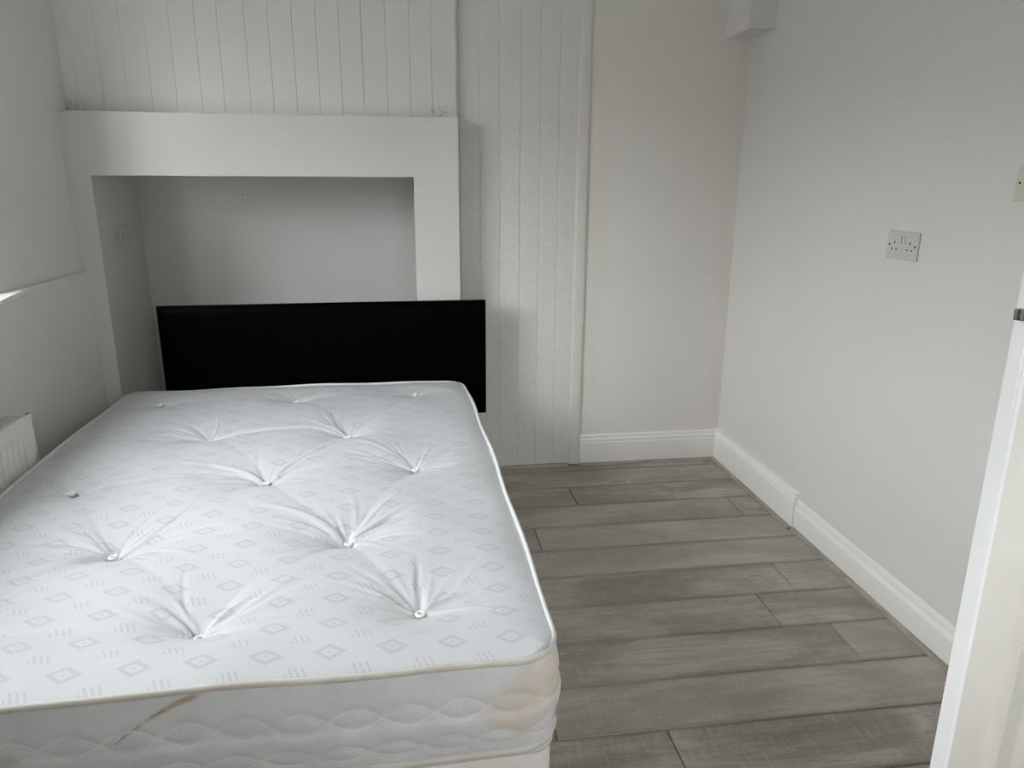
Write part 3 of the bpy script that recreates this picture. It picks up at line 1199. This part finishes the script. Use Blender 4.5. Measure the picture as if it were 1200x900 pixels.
# ------------------------------------------------------------------ radiator below the window
RX0, RX1, RY0, RY1, RZ0, RZ1 = -1.255, -1.163, 1.10, 2.352, .150, .646
rad = tag(empty('radiator', (-1.21, 1.73, RZ0)), 'white ribbed panel radiator under the window', 'radiator')
O = tuple(rad.location)
pitch = .0333
ny = int((RY1 - RY0) / pitch * 8)
zs = [RZ0, RZ0 + .02, RZ0 + .035, RZ0 + .05, RZ1 - .075, RZ1 - .06, RZ1 - .045, RZ1 - .006, RZ1 - .002]
vs, fs = [], []
for i in range(ny + 1):
    y = RY0 + (RY1 - RY0) * i / ny
    ph = ((y - RY0) / pitch) % 1
    prof_ = min(1, max(0, (abs(ph - .5) * 2 - .35) / .3))        # pressed-in channel between ribs
    if y > RY1 - .022 or y < RY0 + .022:
        prof_ = 0
    for z in zs:
        w_ = min(1, max(0, (z - RZ0 - .02) / .03)) * min(1, max(0, (RZ1 - .045 - z) / .03))
        x = RX1 - .0075 * prof_ * w_ - (.003 if z in (zs[0], zs[-1]) else 0)
        vs.append((x, y, z))
nz = len(zs)
for i in range(ny):
    for j in range(nz - 1):
        k = i * nz + j
        fs.append((k, k + nz, k + nz + 1, k + 1))
# closed back so the panel has thickness
k = len(vs)
bx = RX1 - .012
vs += [(bx, RY0, RZ0), (bx, RY1, RZ0), (bx, RY1, RZ1 - .002), (bx, RY0, RZ1 - .002)]
fs.append((k, k + 3, k + 2, k + 1))
MB().add(vs, fs).build('front_panel', M_RAD, rad, O, normals=False)
MB().box(RX0, RX0 + .012, RY0 + .004, RY1 - .004, RZ0, RZ1 - .004).build('back_panel', M_RAD, rad, O, .002)
for a, b in ((RY0, RY0 + .003), (RY1 - .003, RY1)):
    MB().box(RX0 + .002, RX1 - .001, a, b, RZ0 + .01, RZ1 + .001).build('side_panel', M_RAD, rad, O, .001, 1)
gr = MB()
gr.box(RX0, RX0 + .010, RY0, RY1, RZ1 - .006, RZ1 + .003).box(RX1 - .012, RX1 + .001, RY0, RY1, RZ1 - .006, RZ1 + .003)
gr.box(RX0, RX1, RY0, RY0 + .012, RZ1 - .006, RZ1 + .003).box(RX0, RX1, RY1 - .012, RY1, RZ1 - .006, RZ1 + .003)
for k in range(7):
    x = RX0 + .016 + k * .0095
    gr.box(x, x + .0036, RY0 + .01, RY1 - .01, RZ1 - .010, RZ1 - .003)
gr.build('top_grille', M_RAD, rad, O)
MB().box(RX0 + .012, RX1 - .013, RY0 + .02, RY1 - .02, RZ0 + .03, RZ1 - .05).build('convector_fins', M_RADIN, rad, O)
for y in (RY0 + .25, RY1 - .25):
    MB().box(XLL + .0005, RX0 + .001, y - .02, y + .02, RZ0 + .05, RZ1 - .06).build('wall_bracket', M_RAD, rad, O)
vl = MB().cyl((-1.21, RY1, RZ0 + .03), .008, .05, 1).cyl((-1.21, RY1 + .05, -.0 + .0), .0075, RZ0 + .045, 2).cyl((-1.21, RY1 + .05, RZ0 + .03), .016, .05, 2)
vl.build('valve', M_RAD, rad, O)


# ------------------------------------------------------------------ sockets and plates
def double_socket(loc, rz, label, mat, rocker=True):
    r = tag(empty('wall_socket', loc, rz), label, 'socket')
    MB().box(-.073, .073, -.0065, .0, -.043, .043).build('faceplate', mat, r, bevel=.003)
    y = -.0069
    for s in (-1, 1):
        cx = s * .036
        h = MB()
        h.box(cx - .0022, cx + .0022, y, y + .002, .004, .0125)
        h.box(cx - .0135, cx - .0075, y, y + .002, -.0140, -.0095)
        h.box(cx + .0075, cx + .0135, y, y + .002, -.0140, -.0095)
        h.build('pin_holes', M_HOLE, r)
        MB().box(s * .0085 - .0062, s * .0085 + .0062, -.0095, -.0060, .006, .028).build('rocker_switch', mat, r, bevel=.0012)
    for s in (-1, 1):
        MB().cyl((s * .060, y + .001, 0.0), .0036, -.0010, 1, 12).build('screw', M_HOLE if rocker else M_SCREW, r)
    return r


double_socket((XR, 2.108, 1.160), math.radians(-90), 'grey-white double socket on the plain wall opposite the bed side', M_PLATE)
double_socket((NX0, 3.391, 1.111), math.radians(90), 'off-white double socket inside the niche side wall', M_PLATE3, False)

sw = tag(empty('light_switch', (XR, 1.660, 1.348), math.radians(-90)), 'yellowed cream square switch plate on the wall beside the open door', 'switch')
MB().box(-.0435, .0435, -.013, 0, -.0435, .0435).build('faceplate', M_PLATE2, sw, bevel=.002)
MB().box(-.010, .010, -.0165, -.012, -.014, .014).build('rocker_switch', M_PLATE2, sw, bevel=.002)
for s in (-1, 1):
    MB().cyl((s * .0305, -.0125, 0), .0032, -.0012, 1, 12).build('screw', M_HOLE, sw)

ws = tag(empty('wall_screw', (-.746, YN, 1.275)), 'tiny dark screw left in the back of the niche', 'screw')
sc_ = MB().cyl((0, 0, 0), .0022, -.012, 1, 10)
sc_.build('shank', M_SCREW, ws)
MB().cyl((0, -.012, 0), .0045, -.002, 1, 12).build('head', M_SCREW, ws)
